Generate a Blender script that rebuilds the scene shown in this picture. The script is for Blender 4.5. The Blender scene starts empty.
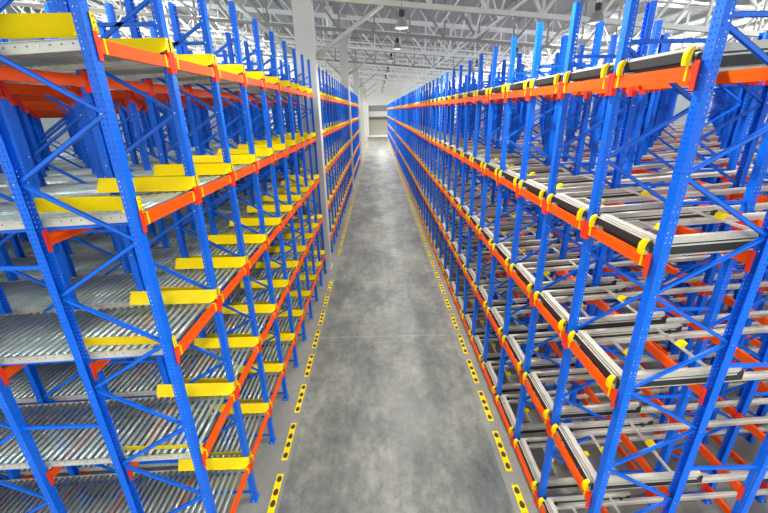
import bpy, math, random
from mathutils import Matrix, Vector
random.seed(7)
S = bpy.context.scene
C = S.collection
# ------------------------------------------------------------------ materials
def mat(name, col, rough=.5, metal=0., noise=0., nscale=6., bump=0., spec=.5):
    m = bpy.data.materials.new(name); m.use_nodes = True
    n = m.node_tree.nodes; l = m.node_tree.links; b = n['Principled BSDF']
    b.inputs['Base Color'].default_value = (*col, 1); b.inputs['Roughness'].default_value = rough
    b.inputs['Metallic'].default_value = metal; b.inputs['Specular IOR Level'].default_value = spec
    if noise:
        g = n.new('ShaderNodeNewGeometry'); t = n.new('ShaderNodeTexNoise'); t.inputs['Scale'].default_value = nscale
        t.inputs['Detail'].default_value = 3
        l.new(g.outputs['Position'], t.inputs['Vector'])
        x = n.new('ShaderNodeMix'); x.data_type = 'RGBA'
        x.inputs[6].default_value = (*[c*(1-noise) for c in col], 1); x.inputs[7].default_value = (*[min(1, c*(1+noise)) for c in col], 1)
        l.new(t.outputs['Fac'], x.inputs[0]); l.new(x.outputs[2], b.inputs['Base Color'])
    return m
M = {}
M['blue'] = mat('rack_blue_paint', (.002, .135, .74), .34, 0, .15, 2.5, spec=.3)
M['orange'] = mat('beam_orange_paint', (.98, .092, .002), .4, 0, .12, 3, spec=.2)
M['red'] = mat('connector_red_paint', (.90, .045, .015), .4, 0, .12, 3, spec=.2)
M['yellow'] = mat('safety_yellow_paint', (.95, .70, .0), .42, 0, .06, 4, spec=.2)
M['zinc'] = mat('galvanised_rail', (.60, .59, .51), .45, .2, .25, 5)
M['roller'] = mat('zinc_roller_steel', (.44, .53, .50), .33, .55, .4, 2.5)
M['beige'] = mat('cart_light_paint', (.56, .53, .44), .42, .05, .14, 4)
M['black'] = mat('dark_rubber', (.018, .02, .02), .6)
M['white'] = mat('column_white_paint', (.56, .555, .49), .7, 0, .06, 1.2)
M['truss'] = mat('truss_off_white_paint', (.50, .52, .44), .5, 0, .08, 1)
M['truss_white'] = mat('truss_white_paint', (.90, .90, .86), .5)  # brighter copy of the truss paint, with the light on it included
M['truss_grey'] = mat('truss_grey_paint', (.30, .28, .24), .5, 0, .1, 1)  # darker copy of the truss paint, standing in for shade
M['pad'] = mat('brown_black_pad', (.05, .032, .012), .7)
M['alu'] = mat('spun_aluminium', (.75, .77, .78), .25, .9)
M['bolt'] = mat('zinc_bolt', (.8, .8, .8), .3, .8)
def hole_mat(name, through):
    m = M['blue'].copy(); m.name = name
    n = m.node_tree.nodes; l = m.node_tree.links; b = n['Principled BSDF']
    uv = n.new('ShaderNodeUVMap'); sp = n.new('ShaderNodeSeparateXYZ'); l.new(uv.outputs[0], sp.inputs[0])
    def mt(op, a, c=None, v=None):
        k = n.new('ShaderNodeMath'); k.operation = op; l.new(a, k.inputs[0])
        if c is not None: l.new(c, k.inputs[1])
        if v is not None: k.inputs[1].default_value = v
        return k.outputs[0]
    au = mt('ABSOLUTE', sp.outputs[0]); du = mt('ABSOLUTE', mt('SUBTRACT', au, v=.021)); du = mt('DIVIDE', du, v=.0065)
    vv = mt('ABSOLUTE', mt('SUBTRACT', mt('FRACT', mt('DIVIDE', sp.outputs[1], v=.05)), v=.5)); dv = mt('DIVIDE', vv, v=.17)
    r = mt('ADD', mt('MULTIPLY', du, du), mt('MULTIPLY', dv, dv)); h = mt('LESS_THAN', r, v=1.)
    if through:
        t = n.new('ShaderNodeBsdfTransparent'); x = n.new('ShaderNodeMixShader'); o = n['Material Output']
        l.new(h, x.inputs[0]); l.new(b.outputs[0], x.inputs[1]); l.new(t.outputs[0], x.inputs[2]); l.new(x.outputs[0], o.inputs[0])
    else:
        src = b.inputs['Base Color'].links[0].from_socket; x = n.new('ShaderNodeMix'); x.data_type = 'RGBA'
        l.new(h, x.inputs[0]); l.new(src, x.inputs[6]); x.inputs[7].default_value = (.004, .012, .05, 1)
        l.new(x.outputs[2], b.inputs['Base Color'])
    return m
M['punched'] = hole_mat('rack_blue_punched_post', True)
M['punched_far'] = hole_mat('rack_blue_punched_post_plain', False)

# ------------------------------------------------------------------ mesh builder
class MB:
    def __init__(s): s.v = []; s.f = []; s.m = []; s.uv = {}; s.mats = []; s.sm = []
    def mi(s, k):
        if k not in s.mats: s.mats.append(k)
        return s.mats.index(k)
    def face(s, idx, k, uv=None, smooth=False):
        s.f.append(idx); s.m.append(s.mi(k)); s.sm.append(smooth)
        if uv: s.uv[len(s.f)-1] = uv
    def box(s, x0, x1, y0, y1, z0, z1, k):
        b = len(s.v)
        s.v += [(x, y, z) for z in (z0, z1) for y in (y0, y1) for x in (x0, x1)]
        for q in ((0,2,3,1),(4,5,7,6),(0,1,5,4),(2,6,7,3),(0,4,6,2),(1,3,7,5)): s.face([b+i for i in q], k)
        return s
    def bar(s, p, q, w, h, k, up=(0,0,1), n=4):
        """beam of width w, height h (n=4) or tube of diameter w from p to q"""
        p = Vector(p); q = Vector(q); d = (q-p).normalized(); u = Vector(up)
        if abs(d.dot(u)) > .98: u = Vector((0,1,0))
        a = d.cross(u).normalized(); c = a.cross(d).normalized(); b = len(s.v)
        if n == 4: ring = [(-w/2,-h/2),(w/2,-h/2),(w/2,h/2),(-w/2,h/2)]
        else: ring = [(w/2*math.cos(2*math.pi*i/n), w/2*math.sin(2*math.pi*i/n)) for i in range(n)]
        for e in (p, q):
            for i, j in ring: s.v.append(tuple(e + a*i + c*j))
        for i in range(n): s.face([b+i, b+(i+1) % n, b+n+(i+1) % n, b+n+i], k, smooth=n > 4)
        s.face([b+i for i in range(n)][::-1], k); s.face([b+n+i for i in range(n)], k)
        return s
    def prism(s, prof, axis, a0, a1, k, uvface=False):
        """extrude a closed 2-D profile; axis 'z': prof=(x,y); 'y': prof=(x,z); 'x': prof=(y,z)"""
        b = len(s.v); n = len(prof)
        f = {'z': lambda p, t: (p[0], p[1], t), 'y': lambda p, t: (p[0], t, p[1]), 'x': lambda p, t: (t, p[0], p[1])}[axis]
        for t in (a0, a1):
            for p in prof: s.v.append(f(p, t))
        for i in range(n):
            j = (i+1) % n; uv = None
            if uvface:
                w = math.dist(prof[i], prof[j])/2
                if w > .03: uv = [(-w, a0), (w, a0), (w, a1), (-w, a1)]
                else: uv = [(9, 0)]*4
            s.face([b+i, b+j, b+n+j, b+n+i], k, uv)
        s.face([b+i for i in range(n)][::-1], k, [(9, 0)]*n if uvface else None); s.face([b+n+i for i in range(n)], k, [(9, 0)]*n if uvface else None)
        return s
    def lathe(s, prof, n, k, cx=0, cy=0):
        b = len(s.v); m = len(prof)
        for r, z in prof:
            for i in range(n): a = 2*math.pi*i/n; s.v.append((cx+r*math.cos(a), cy+r*math.sin(a), z))
        for j in range(m-1):
            for i in range(n): s.face([b+j*n+i, b+j*n+(i+1) % n, b+(j+1)*n+(i+1) % n, b+(j+1)*n+i], k, smooth=True)
        return s
    def add(s, o, mtx=None):
        b = len(s.v)
        s.v += [tuple(mtx @ Vector(p)) for p in o.v] if mtx else o.v
        for i, f in enumerate(o.f): s.face([b+x for x in f], o.mats[o.m[i]], o.uv.get(i), o.sm[i])
        return s
    def mesh(s, name):
        if getattr(s, '_me', None): return s._me
        me = bpy.data.meshes.new(name); me.from_pydata(s.v, [], s.f)
        for k in s.mats: me.materials.append(M[k])
        me.polygons.foreach_set('material_index', s.m); me.polygons.foreach_set('use_smooth', s.sm)
        if s.uv:
            uv = me.uv_layers.new(name='UVMap')
            for p in me.polygons:
                u = s.uv.get(p.index)
                for q, li in enumerate(p.loop_indices): uv.data[li].uv = u[q] if u else (9, 0)
        me.update(); s._me = me
        return me
def tag(o, label=None, cat=None, group=None, kind=None):
    if label: o['label'] = label
    if cat: o['category'] = cat
    if group: o['group'] = group
    if kind: o['kind'] = kind
    return o
def obj(name, mb, parent=None, loc=(0,0,0), ry=0):
    o = bpy.data.objects.new(name, mb.mesh(name)); C.objects.link(o); o.location = loc; o.rotation_euler = (0, ry, 0)
    if parent: o.parent = parent
    return o
# a proto: {'mb': own mesh or None, 'parts': [(name, mb, [subparts])]}; the full version has its parts as children
def make(name, proto, loc, ry=0, full=True):
    if full and proto.get('parts'):
        r = bpy.data.objects.new(name, None); C.objects.link(r); r.location = loc; r.rotation_euler = (0, ry, 0); r.empty_display_size = .1
        for pn, mb, sub, lab in proto['parts']:
            p = obj(pn, mb, r)
            if lab: p['label'] = lab
            for sn, smb in sub: obj(sn, smb, p)
        return r
    return obj(name, proto['flat'], None, loc, ry)
def flatten(parts):
    f = MB()
    for pn, mb, sub, lab in parts:
        f.add(mb)
        for sn, smb in sub: f.add(smb)
    return f
ONE = 'zeroth first second third fourth fifth sixth seventh eighth ninth tenth eleventh twelfth thirteenth fourteenth fifteenth sixteenth seventeenth eighteenth nineteenth'.split()
TEN = {2: 'twent', 3: 'thirt', 4: 'fort', 5: 'fift', 6: 'sixt', 7: 'sevent', 8: 'eight', 9: 'ninet'}
def ordn(n): return ONE[n] if n < 20 else (TEN[n//10]+'ieth' if n % 10 == 0 else TEN[n//10]+'y-'+ONE[n % 10])
LV = ['lowest', 'second', 'third', 'fourth', 'top']

# ------------------------------------------------------------------ layout
H = 6.6
LX, LP = -2.40, 2.05            # roller rack: post row and module pitch going away from the aisle
LR = 1.0
LZ = [.845, 2.42, 4.04, 5.63, 7.17]
LTOP, LSL = 8.35, .043
RX, RP, RR = 2.735, 1.97, 1.0
RZ = [.153, 1.78, 3.457, 5.13, 6.84]
RTOP, RSL = 7.90, .058
SL_, SR_ = 1.296, 1.255
Lblocks = [(3.66, 10, 9), (16.62, 15, 5), (35.78, 14, 2), (54.75, 4, 1)]
Rblocks = [(3.41, 43, 8), (59.4, 34, 1)]

# ------------------------------------------------------------------ upright frames
def post_mb(x, k, inward):
    w, d, t = .052, .042, .004       # half width along y, half depth along x
    s = inward                        # +1: open side faces +x
    P = [(-d,-w),(d,-w),(d,-w+.010),(d-t,-w+.010),(d-t,-w+t),(-d+t,-w+t),(-d+t,w-t),(d-t,w-t),(d-t,w-.010),(d,w-.010),(d,w),(-d,w)]
    P = [(x+s*a, b) for a, b in P]
    if s < 0: P = P[::-1]
    return P
def frame_proto(side, k, far=False):
    top = LTOP if side < 0 else RTOP; dep = LR if side < 0 else RR
    parts = []
    for x, inw in ((0, side), (side*dep, -side)):
        m = MB(); m.prism(post_mb(x, k, inw), 'z', .012, top, k, True)
        if far:
            m = MB(); m.box(x-.042, x+.042, -.052, .052, .01, top, 'blue'); m.box(x-.06, x+.06, -.08, .08, 0, .012, 'blue')
            parts.append(('post', m, [], None)); continue
        fp = MB(); fp.box(x-.065, x+.065, -.085, .085, 0, .012, 'blue')
        for by in (-.068, .068): fp.bar((x, by, .012), (x, by, .03), .022, .022, 'bolt', n=6)
        parts.append(('post', m, [('foot_plate', fp)], None))
    a, b = side*.015, side*(dep-.005)
    segs = []
    if side < 0: nodes = [(a if i % 2 else b, .017+.6*i) for i in range(14) if i > 0]
    else: nodes = [(a if i % 2 else b, .61+.5985*(i-1) + (0)) for i in range(1, 13)]
    if side > 0: nodes = [((a if i % 2 == 0 else b), .6+.6*(i-1)) for i in range(1, 13)]
    for (x0, z0), (x1, z1) in zip(nodes, nodes[1:]): segs.append(((x0, z0), (x1, z1)))
    for z in ((.17, 7.55) if side < 0 else (.17, 7.25)): segs.append(((a, z), (b, z)))
    for n_, ((x0, z0), (x1, z1)) in enumerate(segs):
        m = MB(); yo = .0
        if far: m.bar((x0, yo, z0), (x1, yo, z1), .03, .04, 'blue', up=(0,1,0))
        else:
            d = Vector((x1-x0, 0, z1-z0)).normalized(); nrm = Vector((-d.z, 0, d.x))
            for off, hh, yy in ((0, .042, -.012), (.019, .004, 0), (-.019, .004, 0)):
                p = Vector((x0, yo+yy, z0))+nrm*off; q = Vector((x1, yo+yy, z1))+nrm*off
                m.bar(p, q, hh, .004 if off == 0 else .028, 'blue', up=(0,1,0))
            for e in ((x0, z0), (x1, z1)): m.bar((e[0], -.056, e[1]), (e[0], .056, e[1]), .016, .016, 'bolt', n=6)
        parts.append(('brace', m, [], None))
    return {'parts': parts, 'flat': flatten(parts)}
FP = {(s, q): frame_proto(s, 'punched' if q == 0 else 'punched_far', q == 2) for s in (-1, 1) for q in (0, 1, 2)}

# ------------------------------------------------------------------ beams along the aisle direction
def connector(y, s, xo, k='red'):
    m = MB(); x0, x1 = (xo, xo+.006) if xo > 0 else (xo-.006, xo)
    y0, y1 = sorted((y, y+s*.046))
    m.box(x0, x1, y0, y1, -.13, .10, k)                 # plate on the post face
    y2, y3 = sorted((y+s*.046, y+s*.053))
    xm0, xm1 = (xo-.05, xo+.006) if xo > 0 else (xo-.006, xo+.05)
    m.box(xm0, xm1, y2, y3, -.13, .10, k)               # return along the beam end
    return m
def beam_proto(span, out, front=True, low=False):
    """out: +1 aisle is towards +x (left rack), -1 towards -x"""
    h0, h1 = (-.07, .05) if out > 0 else (-.055, .065)
    b = MB()
    if low: b.box(-.022, .022, .055, span-.055, h0, h1, 'orange')
    else:
        pr = [(-.022, h0), (.022, h0), (.022, h1-.02), (.006, h1-.02), (.006, h1), (-.022, h1)]
        if out < 0: pr = [(-x, z) for x, z in pr][::-1]
        b.prism(pr if not out < 0 else pr, 'y', .055, span-.055, 'orange')
    parts = [('beam', b, [], None)]
    xo = .024*out
    for y, s in ((.006, 1), (span-.006, -1)): parts.append(('connector', connector(y, s, xo, 'red'), [], 'red end connector'))
    if front:
        for y in (.135, span-.135):
            m = MB(); m.box(*sorted((out*.022, out*.027)), y-.012, y+.012, h0, h1+.005, 'yellow')
            m.box(-.024, .024, y-.012, y+.012, h1, h1+.006, 'yellow')
            parts.append(('strap', m, [], 'yellow strap'))
    return {'parts': parts, 'flat': flatten(parts)}
BF = {-1: beam_proto(SL_, 1), 1: beam_proto(SR_, -1)}
BI = {-1: beam_proto(SL_, 1, False, True), 1: beam_proto(SR_, -1, False, True)}

# ------------------------------------------------------------------ roller lanes
def lane_proto(length, full, sup=True):
    w0, w1 = .09, SL_-.09; parts = []
    for y, s in ((w0, 1), (w1, -1)):
        m = MB(); ya, yb = sorted((y, y+s*.004)); m.box(-length, 0, ya, yb, -.02, .068, 'zinc')
        yc, yd = sorted((y, y+s*.03)); m.box(-length, 0, yc, yd, -.024, -.02, 'zinc')
        yc, yd = sorted((y, y-s*.022)); m.box(-length, 0, yc, yd, .064, .068, 'zinc')
        k = 0
        while full and k*.10 < length-.1:
            x = -.06-k*.10; m.bar((x, y-s*.0005, .03), (x, y-s*.006, .03), .012, .012, 'pad' if k % 4 else 'bolt', n=6); k += 1
        parts.append(('side_rail', m, [], 'galvanised side rail'))
        m = MB(); yc, yd = sorted((y+s*.03, y+s*.06)); m.box(-length, -.12, yc, yd, -.065, -.026, 'blue')
        if sup: parts.append(('support_rail', m, [], 'blue support rail'))
    rest = MB(); k = 0
    while k*.10 < length-.1:
        x = -.06-k*.10; m = MB() if full and k < 60 else rest
        m.bar((x, w0+.012, .052), (x, w1-.012, .052), .054, .054, 'roller', n=10 if full else 6)
        if m is not rest:
            m.bar((x, w0+.004, .056), (x, w0+.014, .056), .018, .018, 'bolt', n=6); parts.append(('roller', m, [], None))
        k += 1
    parts.append(('roller_bed', rest, [], None))
    return {'parts': parts, 'flat': flatten(parts)}
def guide_proto(sgn):
    """slanted yellow entry guide; sgn -1: on the camera side of the frame"""
    m = MB(); cols = [(-1.135, .15, .06), (-1.13, .155, .06), (-.06, .155, .06), (-.01, .148, .06), (.035, .125, .058), (.06, .085, .055)]
    zb = [.07, .07, .07, .073, .09, .12]; zt = .235
    for off in (0, -.005):
        for i, (x, yb, yt) in enumerate(cols): m.v += [(x, sgn*(yb+off), zb[i]), (x, sgn*(yt+off), zt)]
    n = len(cols)
    for i in range(n-1):
        a = 2*i; q = [a, a+2, a+3, a+1]; m.face(q if sgn < 0 else q[::-1], 'yellow', smooth=False); q = [2*n+x for x in q]; m.face(q[::-1] if sgn < 0 else q, 'yellow')
        m.face([a+1, a+3, 2*n+a+3, 2*n+a+1], 'yellow'); m.face([a, 2*n+a, 2*n+a+2, a+2], 'yellow')
    m.face([0, 1, 2*n+1, 2*n], 'yellow'); m.face([2*n-2, 4*n-2, 4*n-1, 2*n-1], 'yellow')
    parts = [('guide_plate', m, [], None)]
    b = MB(); b.box(.052, .057, *sorted((sgn*.018, sgn*.075)), .085, .235, 'yellow'); hs = [('bolt_hole', MB().bar((.056, sgn*.045, z), (.0585, sgn*.045, z), .016, .016, 'pad', n=8)) for z in (.115, .16, .205)]
    parts.append(('end_flange', b, hs, None))
    for x in (-1.0, -.12):
        b = MB(); b.box(x-.02, x+.02, *sorted((sgn*.053, sgn*.10)), .065, .10, 'yellow'); parts.append(('bracket', b, [], None))
    return {'parts': parts, 'flat': flatten(parts)}
GP = {-1: guide_proto(-1), 1: guide_proto(1)}

# ------------------------------------------------------------------ push-back lanes and carts
def pb_lane_proto(length, low=False):
    parts = []
    for y, s in ((.185, 1), (SR_-.185, -1)):
        m = MB()
        if low: m.box(.03, length, y-.03, y+.03, 0, .078, 'beige')
        else:
            P = [(-.034, 0), (.034, 0), (.034, .012), (.01, .012), (.01, .04), (.034, .045), (.034, .06), (.022, .078), (-.022, .078), (-.034, .06), (-.034, .045), (-.01, .04), (-.01, .012), (-.034, .012)]
            m.prism([(y+a, b) for a, b in P], 'x', .03, length, 'beige')
        parts.append(('rail', m, [], 'pale steel rail'))
    for y in (.155, SR_-.155):
        m = MB(); pts = [(-.035, .06), (-.038, .12), (-.03, .165), (-.005, .195), (.03, .205)]
        for (x0, z0), (x1, z1) in zip(pts, pts[1:]): m.bar((x0, y, z0), (x1, y, z1), .05, .01, 'yellow', up=(-1, 0, .3))
        for a in (-.025, .025): m.prism([(-.035, .06), (-.005, .06), (.005, .14), (.03, .205), (-.005, .195), (-.03, .165), (-.038, .12)][::-1], 'y', y+a-.003, y+a+.003, 'yellow')
        parts.append(('end_stop', m, [], 'yellow hooked end stop'))
    return {'parts': parts, 'flat': flatten(parts)}
def cart_proto(z, dx, inset, L, low=False, nested=False):
    y0, y1 = .14+inset, SR_-.14-inset; x0 = .035+dx; xr = x0+(L-.36 if not nested else L)
    x1 = x0+L; parts = []
    m = MB(); m.box(x0, x0+.014, y0+.02, y1-.02, z-.115, z-.035, 'black'); parts.append(('front_lip', m, [], 'black front lip'))
    m = MB(); m.box(x0+.004, x0+.022, y0+.02, y1-.02, z-.033, z-.024, 'beige')
    if not low:
        m.box(x0+.022, x0+.036, y0+.03, y1-.03, z-.05, z-.04, 'black')
        m.box(x0+.036, x0+.05, y0+.02, y1-.02, z-.03, z-.014, 'beige'); m.box(x0+.05, x0+.06, y0+.03, y1-.03, z-.04, z-.03, 'black')
    m.box(x0+.06, x0+.135, y0, y1, z-.04, z, 'beige'); parts.append(('front_bar', m, [], 'pale front bar'))
    for y, s in ((y0, 1), (y1, -1)):
        m = MB(); ya, yb = sorted((y, y+s*.055)); m.box(x0+.135, x1, ya, yb, z-.012, z, 'beige')
        ya, yb = sorted((y+s*.006, y+s*.014)); m.box(x0+.06, x1, ya, yb, z-.06, z-.012, 'beige')
        if not low:
            ya, yb = sorted((y-s*.006, y+s*.02)); m.box(x0+.06, x1-.03, ya, yb, z-.066, z-.052, 'beige')
            ya, yb = sorted((y-s*.010, y+s*.02)); m.box(x0+.06, x1-.05, ya, yb, z-.098, z-.082, 'beige')
            ya, yb = sorted((y+s*.002, y+s*.010)); m.box(x0+.03, x1+.04, ya, yb, z-.185, z-.06, 'black')
        parts.append(('side_bar', m, [], None))
        if not low:
            for xx in (x0+.2, x1-.15):
                w = MB(); w.bar((xx, y+s*.035, z-.10), (xx, y+s*.055, z-.10), .06, .06, 'black', n=12); parts.append(('wheel', w, [], 'small dark wheel'))
    m = MB(); m.box(xr-.018, xr+.018, y0+.05, y1-.05, z-.03, z-.006, 'beige'); ym = (y0+y1)/2
    t = MB(); t.prism([(xr-.03, z-.006), (xr+.035, z-.006), (xr+.06, z+.05), (xr-.005, z+.05)], 'y', ym-.045, ym+.045, 'yellow')
    parts.append(('rear_bar', m, [('tab', t)], 'pale rear bar'))
    return {'parts': parts, 'flat': flatten(parts)}
CU = cart_proto(.21, .0, .0, 1.46); CUL = cart_proto(.21, 0, 0, 1.46, True)
CN = cart_proto(.135, .03, .11, .42, True, True)
PB = pb_lane_proto(15.0); PBM = pb_lane_proto(11.4, True); PBL = pb_lane_proto(1.9, True)
LANES = {}
for n_, (y0, n, mod) in enumerate(Lblocks): LANES[n_] = lane_proto((mod-1)*LP+LR+.10, n_ == 0); LANES[n_, 4] = lane_proto((mod-1)*LP+LR+.10, n_ == 0, False)

# ------------------------------------------------------------------ enumerate every repeat, the 300 largest of each kind as things
cand = {k: [] for k in ('upright_frame', 'front_beam', 'support_beam', 'entry_guide', 'roller_lane', 'push_back_lane', 'push_back_cart', 'nested_cart', 'spacer_bar')}
def put(kind, score, proto, flat, loc, ry, label, cat, group, full): cand[kind].append((score, len(cand[kind]), proto, flat, loc, ry, label, cat, group, full))
def dist(x, y, z): return math.sqrt(x*x+y*y+(z-H)**2)
def row(r): return 'at the aisle' if r == 0 else ordn(r+1)+' row back'
fi = bi = 0
for bn, (y0, n, mod) in enumerate(Lblocks):
    for j in range(n):
        y = y0+SL_*j; fi += 1
        for m in range(mod):
            x = LX-LP*m
            if bn and m > 2 and y > 26: continue
            near = (bn == 0)
            q = 0 if (near and m < 2 and j < 5) else (1 if (near and m < 3) or (m == 0 and bn == 1) else 2)
            put('upright_frame', dist(x, y, 5)*(1+.25*m), FP[(-1, q)], FP[(-1, q)]['flat'], (x, y, 0), 0,
                f'blue steel upright frame in the roller rack, {ordn(fi)} from its open end, {row(m)}', 'rack frame', 'upright frames of the roller rack', near and m < 2 and j < 7)
        for l, z in enumerate(LZ):
            for sg in (-1, 1):
                if (sg < 0 and j == 0) or (sg > 0 and j == n-1): continue
                sidew = 'near' if sg < 0 else 'far'
                put('entry_guide', dist(LX, y, z), GP[sg], GP[sg]['flat'], (LX, y, z), 0,
                    f'yellow entry guide on the {sidew} side of frame {ordn(fi)}, {LV[l]} level of the roller rack', 'guide rail', 'yellow entry guides of the roller rack', bn == 0)
    for j in range(n-1):
        y = y0+SL_*j; bi += 1
        for l, z in enumerate(LZ):
            put('front_beam', dist(LX, y+.6, z), BF[-1], BF[-1]['flat'], (LX+.027, y, z), 0,
                f'orange front beam on the {LV[l]} level, {ordn(bi)} bay of the roller rack', 'beam', 'orange front beams of the roller rack', bn == 0)
            put('roller_lane', dist(LX, y+.6, z), LANES.get((bn, l), LANES[bn]), LANES.get((bn, l), LANES[bn])['flat'], (LX-.03, y, z-.008), -LSL,
                f'grey roller conveyor lane on the {LV[l]} level, {ordn(bi)} bay of the roller rack', 'roller conveyor', 'roller lanes of the roller rack', bn == 0 and j == 0)
            for r in range(1, 2*mod):
                x = LX-LP*(r//2)-(LR if r % 2 else 0)
                if bn and (r > 3 or y > 26): continue
                zz = z-.03-LSL*(LX-x)-.11
                put('support_beam', dist(x, y+.6, zz)*(1+.2*r), BI[-1], BI[-1]['flat'], (x+.027, y, zz), 0,
                    f'orange support beam under the {LV[l]} roller lane, {ordn(bi)} bay, {ordn(r+1)} post row from the aisle', 'beam', 'orange support beams under the roller lanes', bn == 0 and r < 3 and j < 4)
def spacer(w):
    m = MB(); m.bar((0, 0, 0), (w, 0, 0), .028, .04, 'blue'); m.box(0, .008, -.03, .03, -.04, .04, 'blue'); m.box(w-.008, w, -.03, .03, -.04, .04, 'blue'); return {'flat': m, 'parts': None}
SPL, SPR = spacer(LP-LR-.084), spacer(RP-RR-.084)
for j in range(10):
    for m in range(6):
        for zi, z in enumerate((.96, 3.06, 5.16, 7.26)):
            x = LX-LP*m-LR-.042
            put('spacer_bar', dist(x, 3.66+SL_*j, z)*(1+.3*m), SPL, SPL['flat'], (x-(LP-LR-.084), 3.66+SL_*j, z), 0,
                f'blue spacer bar at height {ordn(zi+1)} up, roller rack frame {ordn(j+1)}, {ordn(m+1)} gap back', 'spacer bar', 'spacer bars of the roller rack', False)
for j in range(12):
    for m in range(5):
        for zi, z in enumerate((.75, 2.35, 3.9, 5.43, 7.0)):
            x = RX+RP*m+RR+.042
            put('spacer_bar', dist(x, 3.41+SR_*j, z)*(1+.3*m), SPR, SPR['flat'], (x, 3.41+SR_*j, z), 0,
                f'blue spacer bar at height {ordn(zi+1)} up, cart rack frame {ordn(j+1)}, {ordn(m+1)} gap back', 'spacer bar', 'spacer bars of the cart rack', False)
fi = bi = 0
for bn, (y0, n, mod) in enumerate(Rblocks):
    for j in range(n):
        y = y0+SR_*j; fi += 1
        for m in range(mod):
            if m and (y > 20 and m > 4 or y > 34 and m > 1): continue
            x = RX+RP*m; near = y < 12
            q = 0 if (y < 8 and m < 2) else (1 if y < 14 and m < 3 or (m == 0 and y < 25) else 2)
            put('upright_frame', dist(x, y, 5)*(1+.25*m), FP[(1, q)], FP[(1, q)]['flat'], (x, y, 0), 0,
                f'blue steel upright frame in the cart rack, {ordn(fi)} from its open end, {row(m)}', 'rack frame', 'upright frames of the cart rack', near and m < 2)
    for j in range(n-1):
        y = y0+SR_*j; bi += 1
        for l, z in enumerate(RZ):
            put('front_beam', dist(RX, y+.6, z), BF[1], BF[1]['flat'], (RX-.027-.03, y, z), 0,
                f'orange front beam on the {LV[l]} level, {ordn(bi)} bay of the cart rack', 'beam', 'orange front beams of the cart rack', y < 14)
            pb = PB if y < 16 else (PBM if y < 30 else PBL)
            put('push_back_lane', dist(RX, y+.6, z), pb, pb['flat'], (RX-.065, y, z+.01), -RSL,
                f'pair of pale push-back rails on the {LV[l]} level, {ordn(bi)} bay of the cart rack', 'rails', 'push-back rails of the cart rack', y < 12)
            cu = CU if y < 16 else CUL
            put('push_back_cart', dist(RX, y+.6, z), cu, cu['flat'], (RX-.065, y, z+.01), -RSL,
                f'pale pallet cart frame on the {LV[l]} level, {ordn(bi)} bay of the cart rack', 'cart', 'push-back carts at the aisle', y < 10)
            if y < 20:
                put('nested_cart', dist(RX, y+.6, z), CN, CN['flat'], (RX-.065, y, z+.01), -RSL,
                    f'low cart nested beneath the cart frame on the {LV[l]} level, {ordn(bi)} bay', 'cart', 'nested carts at the aisle', y < 8)
            for r in range(1, 2*mod):
                x = RX+RP*(r//2)+(RR if r % 2 else 0)
                if (r > 7 and y > 18) or y > 34: continue
                zz = z+RSL*(x-RX)-.045
                put('support_beam', dist(x, y+.6, zz)*(1+.2*r), BI[1], BI[1]['flat'], (x-.027, y, zz), 0,
                    f'orange support beam under the {LV[l]} cart rails, {ordn(bi)} bay, {ordn(r+1)} post row from the aisle', 'beam', 'orange support beams under the cart rails', r < 3 and y < 8)
STUFF = {'upright_frame': ('distant_upright_frames', 'blue upright frames crowding the distant ends and inner rows of both racks', 'rack frames'),
         'front_beam': ('distant_front_beams', 'thin orange beam lines at the far end of the racks', 'beams'),
         'support_beam': ('inner_support_beams', 'orange support beams deep inside both racks', 'beams'),
         'entry_guide': ('distant_entry_guides', 'yellow entry guides in the distant roller rack', 'guide rails'),
         'push_back_lane': ('distant_push_back_rails', 'pale push-back rails at the distant end of the cart rack', 'rails'),
         'push_back_cart': ('distant_push_back_carts', 'pale carts at the distant end of the cart rack', 'carts'),
         'roller_lane': ('distant_roller_lanes', 'distant roller lanes of the roller rack', 'roller conveyors'),
         'nested_cart': ('distant_nested_carts', 'nested carts', 'carts'),
         'spacer_bar': ('inner_spacer_bars', 'blue spacer bars deep inside both racks between the frames', 'spacer bars')}
for kind, L in cand.items():
    L.sort(key=lambda c: (c[0], c[1]))
    for (sc, _, proto, flat, loc, ry, label, cat, group, full) in L[:300]:
        tag(make(kind, proto, loc, ry, full), label, cat, group, 'thing')
    if len(L) > 300:
        acc = MB()
        for (sc, _, proto, flat, loc, ry, label, cat, group, full) in L[300:]:
            acc.add(flat, Matrix.Translation(loc) @ Matrix.Rotation(ry, 4, 'Y'))
        nm, lb, ct = STUFF[kind]; tag(obj(nm, acc), lb, ct, None, 'stuff')

# ------------------------------------------------------------------ floor markers
def marker():
    a = MB(); a.box(-.062, .062, 0, .99, 0, .007, 'yellow'); parts = [('plate', a, [], None)]
    for y in (.11, .38, .60, .87):
        p = MB(); n = 10; b = len(p.v); rr = [(.047*math.cos(2*math.pi*i/n), y+.08*math.sin(2*math.pi*i/n)*(1 if i < 6 else .8)) for i in range(n)]
        p.prism(rr, 'z', .007, .010, 'pad'); parts.append(('pad', p, [], 'dark oval pad'))
    return {'parts': parts, 'flat': flatten(parts)}
MK = marker()
for side, x, y0, nm in ((-1, -2.04, 3.15, 'roller rack'), (1, 2.425, 4.07, 'cart rack')):
    k = 0; y = y0; c = 0
    while y < 101:
        if not (side < 0 and any(abs(y+.48-(16+19*i)) < .75 for i in range(5))):
            c += 1
            tag(make('floor_marker', MK, (x, y, 0), 0, y < 16), f'yellow floor marker plate with dark ovals, {ordn(c) if c < 100 else "last"} along the {nm}', 'floor marker', f'yellow floor markers along the {nm}')
        y += 1.30 if side < 0 else 1.28

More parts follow.
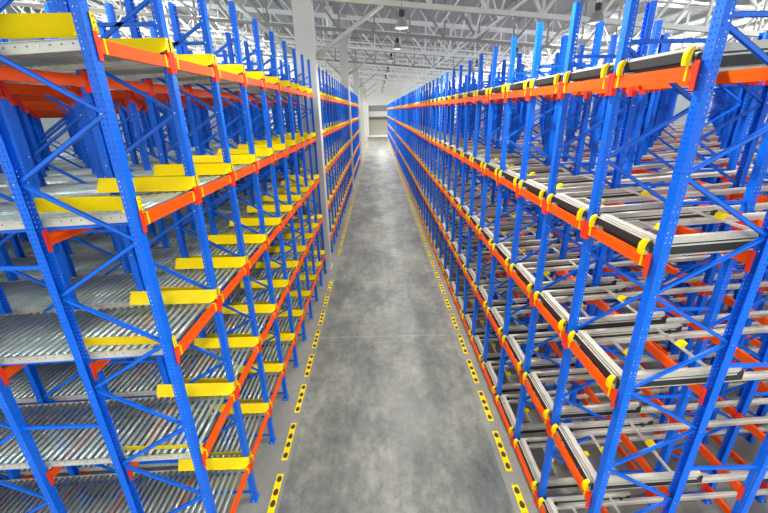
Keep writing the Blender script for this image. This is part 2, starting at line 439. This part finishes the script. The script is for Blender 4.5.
# ------------------------------------------------------------------ setting
def struct(o, label): o['label'] = label; o['kind'] = 'structure'; return o
def nodes_mat(name):
    m = bpy.data.materials.new(name); m.use_nodes = True; return m, m.node_tree.nodes, m.node_tree.links, m.node_tree.nodes['Principled BSDF']
m, n, l, b = nodes_mat('polished_concrete'); M['floor'] = m
g = n.new('ShaderNodeNewGeometry')
def noise(scale, det, vec=(1, 1, 1), rough=.6):
    mp = n.new('ShaderNodeMapping'); mp.inputs['Scale'].default_value = vec; l.new(g.outputs['Position'], mp.inputs[0])
    t = n.new('ShaderNodeTexNoise'); t.inputs['Scale'].default_value = scale; t.inputs['Detail'].default_value = det; t.inputs['Roughness'].default_value = rough
    l.new(mp.outputs[0], t.inputs['Vector']); return t.outputs['Fac']
def ramp(src, stops):
    r = n.new('ShaderNodeValToRGB'); l.new(src, r.inputs[0]); e = r.color_ramp.elements
    while len(e) < len(stops): e.new(.5)
    for i, (p, c) in enumerate(stops): e[i].position = p; e[i].color = (*c, 1) if len(c) == 3 else c
    return r.outputs[0]
def mixc(f, a, c, mode='MIX', fac=None):
    x = n.new('ShaderNodeMix'); x.data_type = 'RGBA'; x.blend_type = mode
    if f is not None: l.new(f, x.inputs[0])
    else: x.inputs[0].default_value = fac
    l.new(a, x.inputs[6])
    if isinstance(c, tuple): x.inputs[7].default_value = (*c, 1)
    else: l.new(c, x.inputs[7])
    return x.outputs[2]
def mth(op, a, v=None, c=None):
    k = n.new('ShaderNodeMath'); k.operation = op; l.new(a, k.inputs[0])
    if v is not None: k.inputs[1].default_value = v
    if c is not None: l.new(c, k.inputs[1])
    return k.outputs[0]
big = ramp(noise(.6, 9, (1, .55, 1), .68), [(.36, (.115, .13, .125)), (.48, (.21, .22, .195)), (.62, (.35, .35, .30))])
fine = ramp(noise(5, 10, (1, .7, 1), .8), [(.36, (.62, .63, .65)), (.62, (1.14, 1.14, 1.10))])
col = mixc(None, big, fine, 'MULTIPLY', 1.)
streak = ramp(noise(2.2, 4, (1, .08, 1)), [(.4, (.86, .87, .87)), (.6, (1.05, 1.05, 1.05))])
col = mixc(None, col, streak, 'MULTIPLY', 1.)
spots = ramp(noise(3.2, 10, (1, 1, 1), .8), [(.60, (0, 0, 0)), (.70, (.5, .5, .5))])
col = mixc(spots, col, (.46, .47, .44))
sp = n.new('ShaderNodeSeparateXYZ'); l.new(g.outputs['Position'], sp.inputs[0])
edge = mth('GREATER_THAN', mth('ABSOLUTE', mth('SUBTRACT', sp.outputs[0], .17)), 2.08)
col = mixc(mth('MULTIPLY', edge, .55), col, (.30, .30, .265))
jt = mth('LESS_THAN', mth('ABSOLUTE', mth('SUBTRACT', mth('FRACT', mth('DIVIDE', mth('SUBTRACT', sp.outputs[1], 2.1), 16.2)), .5)), .0022)
col = mixc(mth('MULTIPLY', jt, .3), col, (.42, .42, .40))
l.new(col, b.inputs['Base Color']); b.inputs['Roughness'].default_value = .42
rg = ramp(noise(1.5, 5), [(.3, (.30, .30, .30)), (.7, (.52, .52, .52))]); l.new(rg, b.inputs['Roughness'])
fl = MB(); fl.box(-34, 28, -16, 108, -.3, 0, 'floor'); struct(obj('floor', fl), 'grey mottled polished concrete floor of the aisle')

def ribbed(name, c, scale, axis, strength=.5):
    m, n, l, b = nodes_mat(name); M[name] = m; g = n.new('ShaderNodeNewGeometry'); w = n.new('ShaderNodeTexWave')
    w.wave_type = 'BANDS'; w.bands_direction = axis; w.inputs['Scale'].default_value = scale; l.new(g.outputs['Position'], w.inputs['Vector'])
    bp = n.new('ShaderNodeBump'); bp.inputs['Strength'].default_value = strength; bp.inputs['Distance'].default_value = .03
    l.new(w.outputs['Fac'], bp.inputs['Height']); l.new(bp.outputs[0], b.inputs['Normal'])
    b.inputs['Base Color'].default_value = (*c, 1); b.inputs['Roughness'].default_value = .55
    return m
ribbed('roof_sheet', (.44, .44, .44), 1.6, 'Y', .35)
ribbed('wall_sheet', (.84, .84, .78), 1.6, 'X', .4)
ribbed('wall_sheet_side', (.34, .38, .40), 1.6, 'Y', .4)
RS = -.085
def rz(x): return 13.75+RS*x
rf = MB(); rf.prism([(-34, rz(-34)), (28, rz(28)), (28, rz(28)+.15), (-34, rz(-34)+.15)], 'y', -16, 108, 'roof_sheet')
struct(obj('ceiling', rf), 'grey ribbed metal roof underside')
M['brown'] = mat('dull_brown_paint', (.20, .16, .12), .6); M['dark'] = mat('grey_shutter', (.34, .335, .30), .6, 0, .1, .6)
M['tan'] = mat('grey_brown_block', (.50, .46, .38), .7, 0, .12, .8); M['pale'] = mat('pale_plaster', (.86, .86, .80), .7)
w = MB(); w.box(-34, -2.2, 107, 107.3, 0, rz(-34), 'wall_sheet'); w.box(-2.2, 9, 107, 107.3, 8.1, 13.9, 'wall_sheet'); w.box(9, 28, 107, 107.3, 0, 13.4, 'wall_sheet')
struct(obj('wall_far', w), 'pale ribbed end wall beyond the aisle')
d = MB(); d.box(-2.2, 9, 107.5, 107.7, 0, 4.4, 'tan'); d.box(-2.2, 9, 107.4, 107.5, 5.0, 6.35, 'pale'); d.box(-2.2, 9, 107.42, 107.5, 6.35, 8.1, 'dark'); dr = obj('door_1', d)
struct(dr, 'large grey-brown end doorway with pale bands above')
t = MB(); t.box(-2.2, 9, 107.1, 107.45, 4.35, 5.05, 'brown'); struct(obj('trim_1', t), 'brown lintel across the end doorway')
t = MB(); t.box(-2.35, 9, 106.9, 107.1, 7.85, 8.35, 'pale'); t.box(-2.45, -2.05, 106.9, 107.1, 0, 7.85, 'pale'); t.box(-2.0, 9, 107.1, 107.3, 6.2, 6.4, 'pale'); struct(obj('trim_2', t), 'pale frame around the end doorway')
M['sill'] = mat('white_sill', (.9, .9, .88), .5)
t = MB(); t.box(-2.1, 9, 106.6, 107.45, 0, .42, 'sill'); struct(obj('trim_3', t), 'white raised sill at the foot of the end doorway')
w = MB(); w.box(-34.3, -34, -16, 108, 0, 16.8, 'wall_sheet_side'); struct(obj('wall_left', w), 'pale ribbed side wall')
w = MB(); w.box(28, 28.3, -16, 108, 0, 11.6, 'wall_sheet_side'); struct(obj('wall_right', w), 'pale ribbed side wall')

# white columns standing in the line of the roller rack
for i in range(5):
    y = 15.72+19.05*i
    c = MB(); c.box(-2.90, -2.22, y, y+.62, 0, rz(-2.5)-.25, 'white')
    kb = []
    r = bpy.data.objects.new('column', None); C.objects.link(r); r.location = (0, 0, 0)
    obj('shaft', c, r)
    p = MB(); p.box(-2.96, -2.16, y-.06, y+.68, 0, .05, 'white'); obj('base_plate', p, r)
    zc = [10.23, 11.2, 11.2, 11.2, 11.2][i]
    for s in (1, -1):
        k = MB(); k.bar((-2.56+s*.30, y+.3, zc-1.75), (-2.56+s*2.9, y+.3, zc+RS*(-2.56+s*2.9)-.02), .17, .17, 'truss', n=12); obj('knee_brace', k, r)
    tag(r, f'white square column with knee braces, {ordn(i+1)} along the roller rack', 'column', 'white columns in the roller rack line', 'thing')

# ------------------------------------------------------------------ roof trusses
tr = [(6.4, 10.9), (16.0, 10.23), (25.5, 10.86), (35.0, 11.27), (44.5, 11.2), (54.0, 11.15), (63.5, 11.2), (73.0, 11.2), (82.5, 11.2), (92.0, 11.2), (101.5, 11.2)]
for i, (y, z0) in enumerate(tr):
    if i == 0: continue
    r = bpy.data.objects.new('roof_truss', None); C.objects.link(r)
    zt = 13.42 if i != 3 else 13.42
    main = i % 2 == 1
    TM = {1: 'truss', 2: 'truss_grey', 4: 'truss_grey'}.get(i, 'truss_white')  # lit and shaded tones of one paint, set per truss
    cw = .17 if main else .16
    c = MB(); c.bar((-33.8, y, z0-RS*33.8), (27.8, y, z0+RS*27.8), cw, cw, TM); obj('bottom_chord', c, r)
    c = MB(); c.bar((-33.8, y, zt-RS*33.8), (27.8, y, zt+RS*27.8), .16, .16, TM); obj('top_chord', c, r)
    web = MB(); x = -32.8; k = 0
    while x < 26.5:
        a = MB() if i < 5 else web
        a.bar((x, y, z0+RS*x), (x, y, zt+RS*x), .09, .09, TM)
        if a is not web: obj('web_post', a, r)
        if x < 24.5:
            a = MB() if i < 5 else web
            mid = 6.0
            if x < mid: a.bar((x, y, zt+RS*x), (x+2.05, y, z0+RS*(x+2.05)), .11, .11, TM)
            else: a.bar((x, y, z0+RS*x), (x+2.05, y, zt+RS*(x+2.05)), .11, .11, TM)
            if a is not web: obj('web_diagonal', a, r)
        x += 2.05
    if i >= 5: obj('web', web, r)
    tag(r, f'off-white steel roof truss crossing overhead, {ordn(i)} from the open end', 'roof truss', 'roof trusses')
x = -32; k = 0
while x < 27:
    k += 1; p = MB(); p.bar((x, -15.5, rz(x)-.09), (x, 106.8, rz(x)-.09), .08, .16, 'truss')
    tag(obj('purlin', p), f'pale roof purlin running down the hall, {ordn(k)} from the tall side wall', 'purlin', 'roof purlins'); x += 2.05
# longitudinal bracing trusses between the cross trusses
for q, xx in enumerate((-9.6, 5.9, 14.1, -17.5)):
    r = bpy.data.objects.new('bracing_truss', None); C.objects.link(r)
    zb, zt = 11.0+RS*xx, 13.2+RS*xx
    a = MB(); a.bar((xx, 16, zb), (xx, 101.5, zb), .12, .12, 'truss_white', n=8); obj('bottom_chord', a, r)
    a = MB(); y = 16.
    while y < 101: a.bar((xx, y, zb), (xx, y+2.375, zt), .10, .10, 'truss_white', n=6); a.bar((xx, y+2.375, zt), (xx, y+4.75, zb), .10, .10, 'truss_white', n=6); y += 4.75
    obj('web', a, r)
    tag(r, ['pale lengthwise bracing truss high above the roller rack', 'pale lengthwise bracing truss above the cart rack aisle edge', 'pale lengthwise bracing truss deep above the cart rack', 'pale lengthwise bracing truss near the tall side wall'][q], 'bracing truss', 'lengthwise bracing trusses')
# shallow joists between the deep trusses
for i in range(10):
    y = 20.75+9.5*i; r = bpy.data.objects.new('roof_joist', None); C.objects.link(r)
    for nm, zz in (('bottom_chord', 12.35), ('top_chord', 13.4)):
        a = MB(); a.bar((-33.8, y, zz-RS*33.8), (27.8, y, zz+RS*27.8), .10, .10, 'truss_white'); obj(nm, a, r)
    a = MB(); x = -33.
    while x < 26: a.bar((x, y, 12.35+RS*x), (x+.8, y, 13.4+RS*x), .05, .05, 'truss_white'); a.bar((x+.8, y, 13.4+RS*x), (x+1.6, y, 12.35+RS*(x+1.6)), .05, .05, 'truss_white'); x += 1.6
    obj('web', a, r); tag(r, f'shallow white roof joist between deep trusses, {ordn(i+1)} from the open end', 'roof joist', 'shallow roof joists')
for q, (xx, zz) in enumerate(((3.6, 10.9), (-4.4, 11.6), (10.5, 10.4))):
    a = MB(); a.bar((xx, 16, zz), (xx, 106.9, zz), .07, .07, 'truss_white', n=8)
    y = 16.0
    while y < 102: a.bar((xx, y, zz), (xx, y, rz(xx)-.02), .02, .02, 'truss_white'); y += 4.75
    tag(obj('service_pipe', a), ['thin white service pipe above the aisle, hung on rods', 'thin white service pipe above the roller rack, hung on rods', 'thin white service pipe above the cart rack, hung on rods'][q], 'pipe', 'service pipes')
a = MB(); a.lathe([(0, 12.1), (.16, 12.1), (.30, 13.9), (0, 13.9)], 20, 'truss_white', -3.4, 33.2)
tag(obj('vent_pipe', a), 'bright tapered vent pipe hanging beside the second roof truss', 'pipe')

# ------------------------------------------------------------------ high-bay lamps
m, n, l, b = nodes_mat('lamp_glass'); M['lamp'] = m; b.inputs['Emission Color'].default_value = (1, .98, .92, 1); b.inputs['Emission Strength'].default_value = .8; b.inputs['Base Color'].default_value = (.8, .8, .8, 1)
def lamp_proto(cord):
    parts = []
    a = MB(); a.bar((0, 0, 0), (0, 0, cord), .014, .014, 'black', n=6); parts.append(('cord', a, [], None))
    a = MB(); a.lathe([(0, 0), (.10, 0), (.105, -.03), (.105, -.17), (.08, -.19), (0, -.19)], 16, 'black'); parts.append(('ballast_box', a, [], 'black ballast box'))
    a = MB(); a.lathe([(.07, -.19), (.085, -.22), (.13, -.27), (.19, -.36), (.235, -.47), (.25, -.53), (.262, -.56), (.25, -.555), (.235, -.53), (.22, -.47), (.175, -.36), (.12, -.28), (.0, -.24)], 24, 'alu'); parts.append(('reflector', a, [], 'silver bell reflector'))
    a = MB(); a.lathe([(0, -.545), (.235, -.545), (.225, -.53), (0, -.53)], 20, 'lamp'); parts.append(('lens', a, [], 'glowing lens'))
    return {'parts': parts, 'flat': flatten(parts)}
spots_ = [(1.0, 15.45, 9.92, 'over the aisle in front of the first roof truss')]
LPC = {}
names = ['first', 'second', 'third', 'fourth', 'fifth', 'sixth', 'seventh', 'eighth', 'ninth', 'tenth']
lamps = [(.97, 15.5, 9.86, 'hanging over the aisle, first from the open end'), (7.15, 14.0, 9.65, 'hanging over the cart rack, first from the open end'), (-5.6, 13.5, 10.7, 'hanging over the roller rack, first from the open end')]
for y, nn in ((6.2, 'first'), (-3.2, 'second'), (-12.5, 'third')):  # lamps added out of view to light the near racks
    lamps += [(1.3, y, 10.2, f'above the open end of the aisle, {nn} back from the racks'), (7.5, y, 9.9, f'above the open end of the cart rack, {nn} back from the racks'), (-6, y, 10.9, f'above the open end of the roller rack, {nn} back from the racks')]
for i in range(1, 9):
    y = 16+9.5*i-.5; zz = ([10.86, 11.27] + [11.2]*9)[i-1]-.28
    lamps.append((1.3, y, zz+RS*1.3, f'hanging over the aisle, {ordn(i+1)} from the open end'))
    lamps.append((8.3, y, zz+RS*8.3, f'hanging over the cart rack, {ordn(i+1)} from the open end'))
    if i < 5: lamps.append((-6.2, y, zz+.4, f'hanging over the roller rack, {ordn(i+1)} from the open end'))
for x, y, z, lb in lamps:
    tag(make('high_bay_lamp', lamp_proto(rz(x)-z-.002), (x, y, z), 0, y < 40), 'silver bell-shaped lamp '+lb, 'ceiling lamp', 'high-bay lamps')
    ld = bpy.data.lights.new('lamp_light', 'SPOT'); ld.energy = (1050 if abs(x-1.2) < 1 else 520)*(2.2 if y > 70 else 1); ld.spot_size = math.radians(150); ld.spot_blend = .5; ld.shadow_soft_size = .22; ld.color = (1, .98, .94)
    lo = bpy.data.objects.new('lamp_light', ld); C.objects.link(lo); lo.location = (x, y, z-.62)
# fill light strips added under the roof above the rack blocks
m, n, l, b = nodes_mat('skylight_sheet'); M['skylight'] = m
def fill_strip(x, y0, y1, k, e):
    ld = bpy.data.lights.new('roof_light_glow', 'AREA'); ld.shape = 'RECTANGLE'; ld.size = 1.5; ld.size_y = y1-y0; ld.energy = e*(y1-y0)*1.5; ld.color = (.95, .98, 1)
    lo = bpy.data.objects.new('roof_light_glow', ld); C.objects.link(lo); lo.location = (x, (y0+y1)/2, rz(x)-.22); lo.rotation_euler = (0, 0, 0)
for k, (x, e) in enumerate(((-15, 26), (17, 26))):
    if e: fill_strip(x, -14, 104, k, e)

# unseen bands added high in both side walls to light the roof trusses
M['pane'] = mat('milky_pane', (.8, .85, .86), .3)
for q, (xx, z, sg) in enumerate(((-33.9, 12.2, 1), (27.9, 9.9, -1))):
    a = MB(); a.box(*sorted((xx, xx+sg*.04)), -14, 104, z-1, z+1, 'pane'); wo = struct(obj(f'window_{q+1}', a), 'milky clerestory window band in the side wall')
    a = MB(); y = -14
    while y <= 104: a.box(*sorted((xx+sg*.05, xx+sg*.12)), y-.05, y+.05, z-1, z+1, 'white'); y += 2.95
    obj('window_frame', a, wo)
    ld = bpy.data.lights.new('window_daylight', 'AREA'); ld.shape = 'RECTANGLE'; ld.size = 2.; ld.size_y = 118; ld.energy = 8800; ld.color = (.95, .98, 1)
    lo = bpy.data.objects.new('window_daylight', ld); C.objects.link(lo); lo.location = (xx+sg*.16, 45, z); lo.rotation_euler = (0, -sg*math.pi/2, 0)

# ------------------------------------------------------------------ world and camera
wd = bpy.data.worlds.new('daylight'); S.world = wd; wd.use_nodes = True
wd.node_tree.nodes['Background'].inputs[0].default_value = (.93, .97, 1, 1); wd.node_tree.nodes['Background'].inputs[1].default_value = .88
ya, pi_, ro = .0116, .3674, .0196
A = Matrix(((math.cos(ya), -math.sin(ya), 0), (math.sin(ya), math.cos(ya), 0), (0, 0, 1)))
B = Matrix(((1, 0, 0), (0, math.cos(pi_), -math.sin(pi_)), (0, math.sin(pi_), math.cos(pi_))))
Cr = Matrix(((math.cos(ro), 0, -math.sin(ro)), (0, 1, 0), (math.sin(ro), 0, math.cos(ro))))
R = Cr @ B @ A
mw = Matrix((R[0], R[2], -R[1])).transposed().to_4x4(); mw.translation = (0, 0, H)
cd = bpy.data.cameras.new('camera'); cd.sensor_width = 36; cd.lens = 379.67*36/768; cd.clip_end = 300
co = bpy.data.objects.new('camera', cd); C.objects.link(co); co.matrix_world = mw; S.camera = co
vs = S.view_settings; vs.view_transform = 'Standard'; vs.look = 'None'; vs.gamma = 1; vs.use_curve_mapping = False; vs.exposure = .85
S.cycles.use_denoising = True; S.cycles.max_bounces = 6; S.cycles.diffuse_bounces = 4; S.cycles.glossy_bounces = 3
S.cycles.transparent_max_bounces = 24
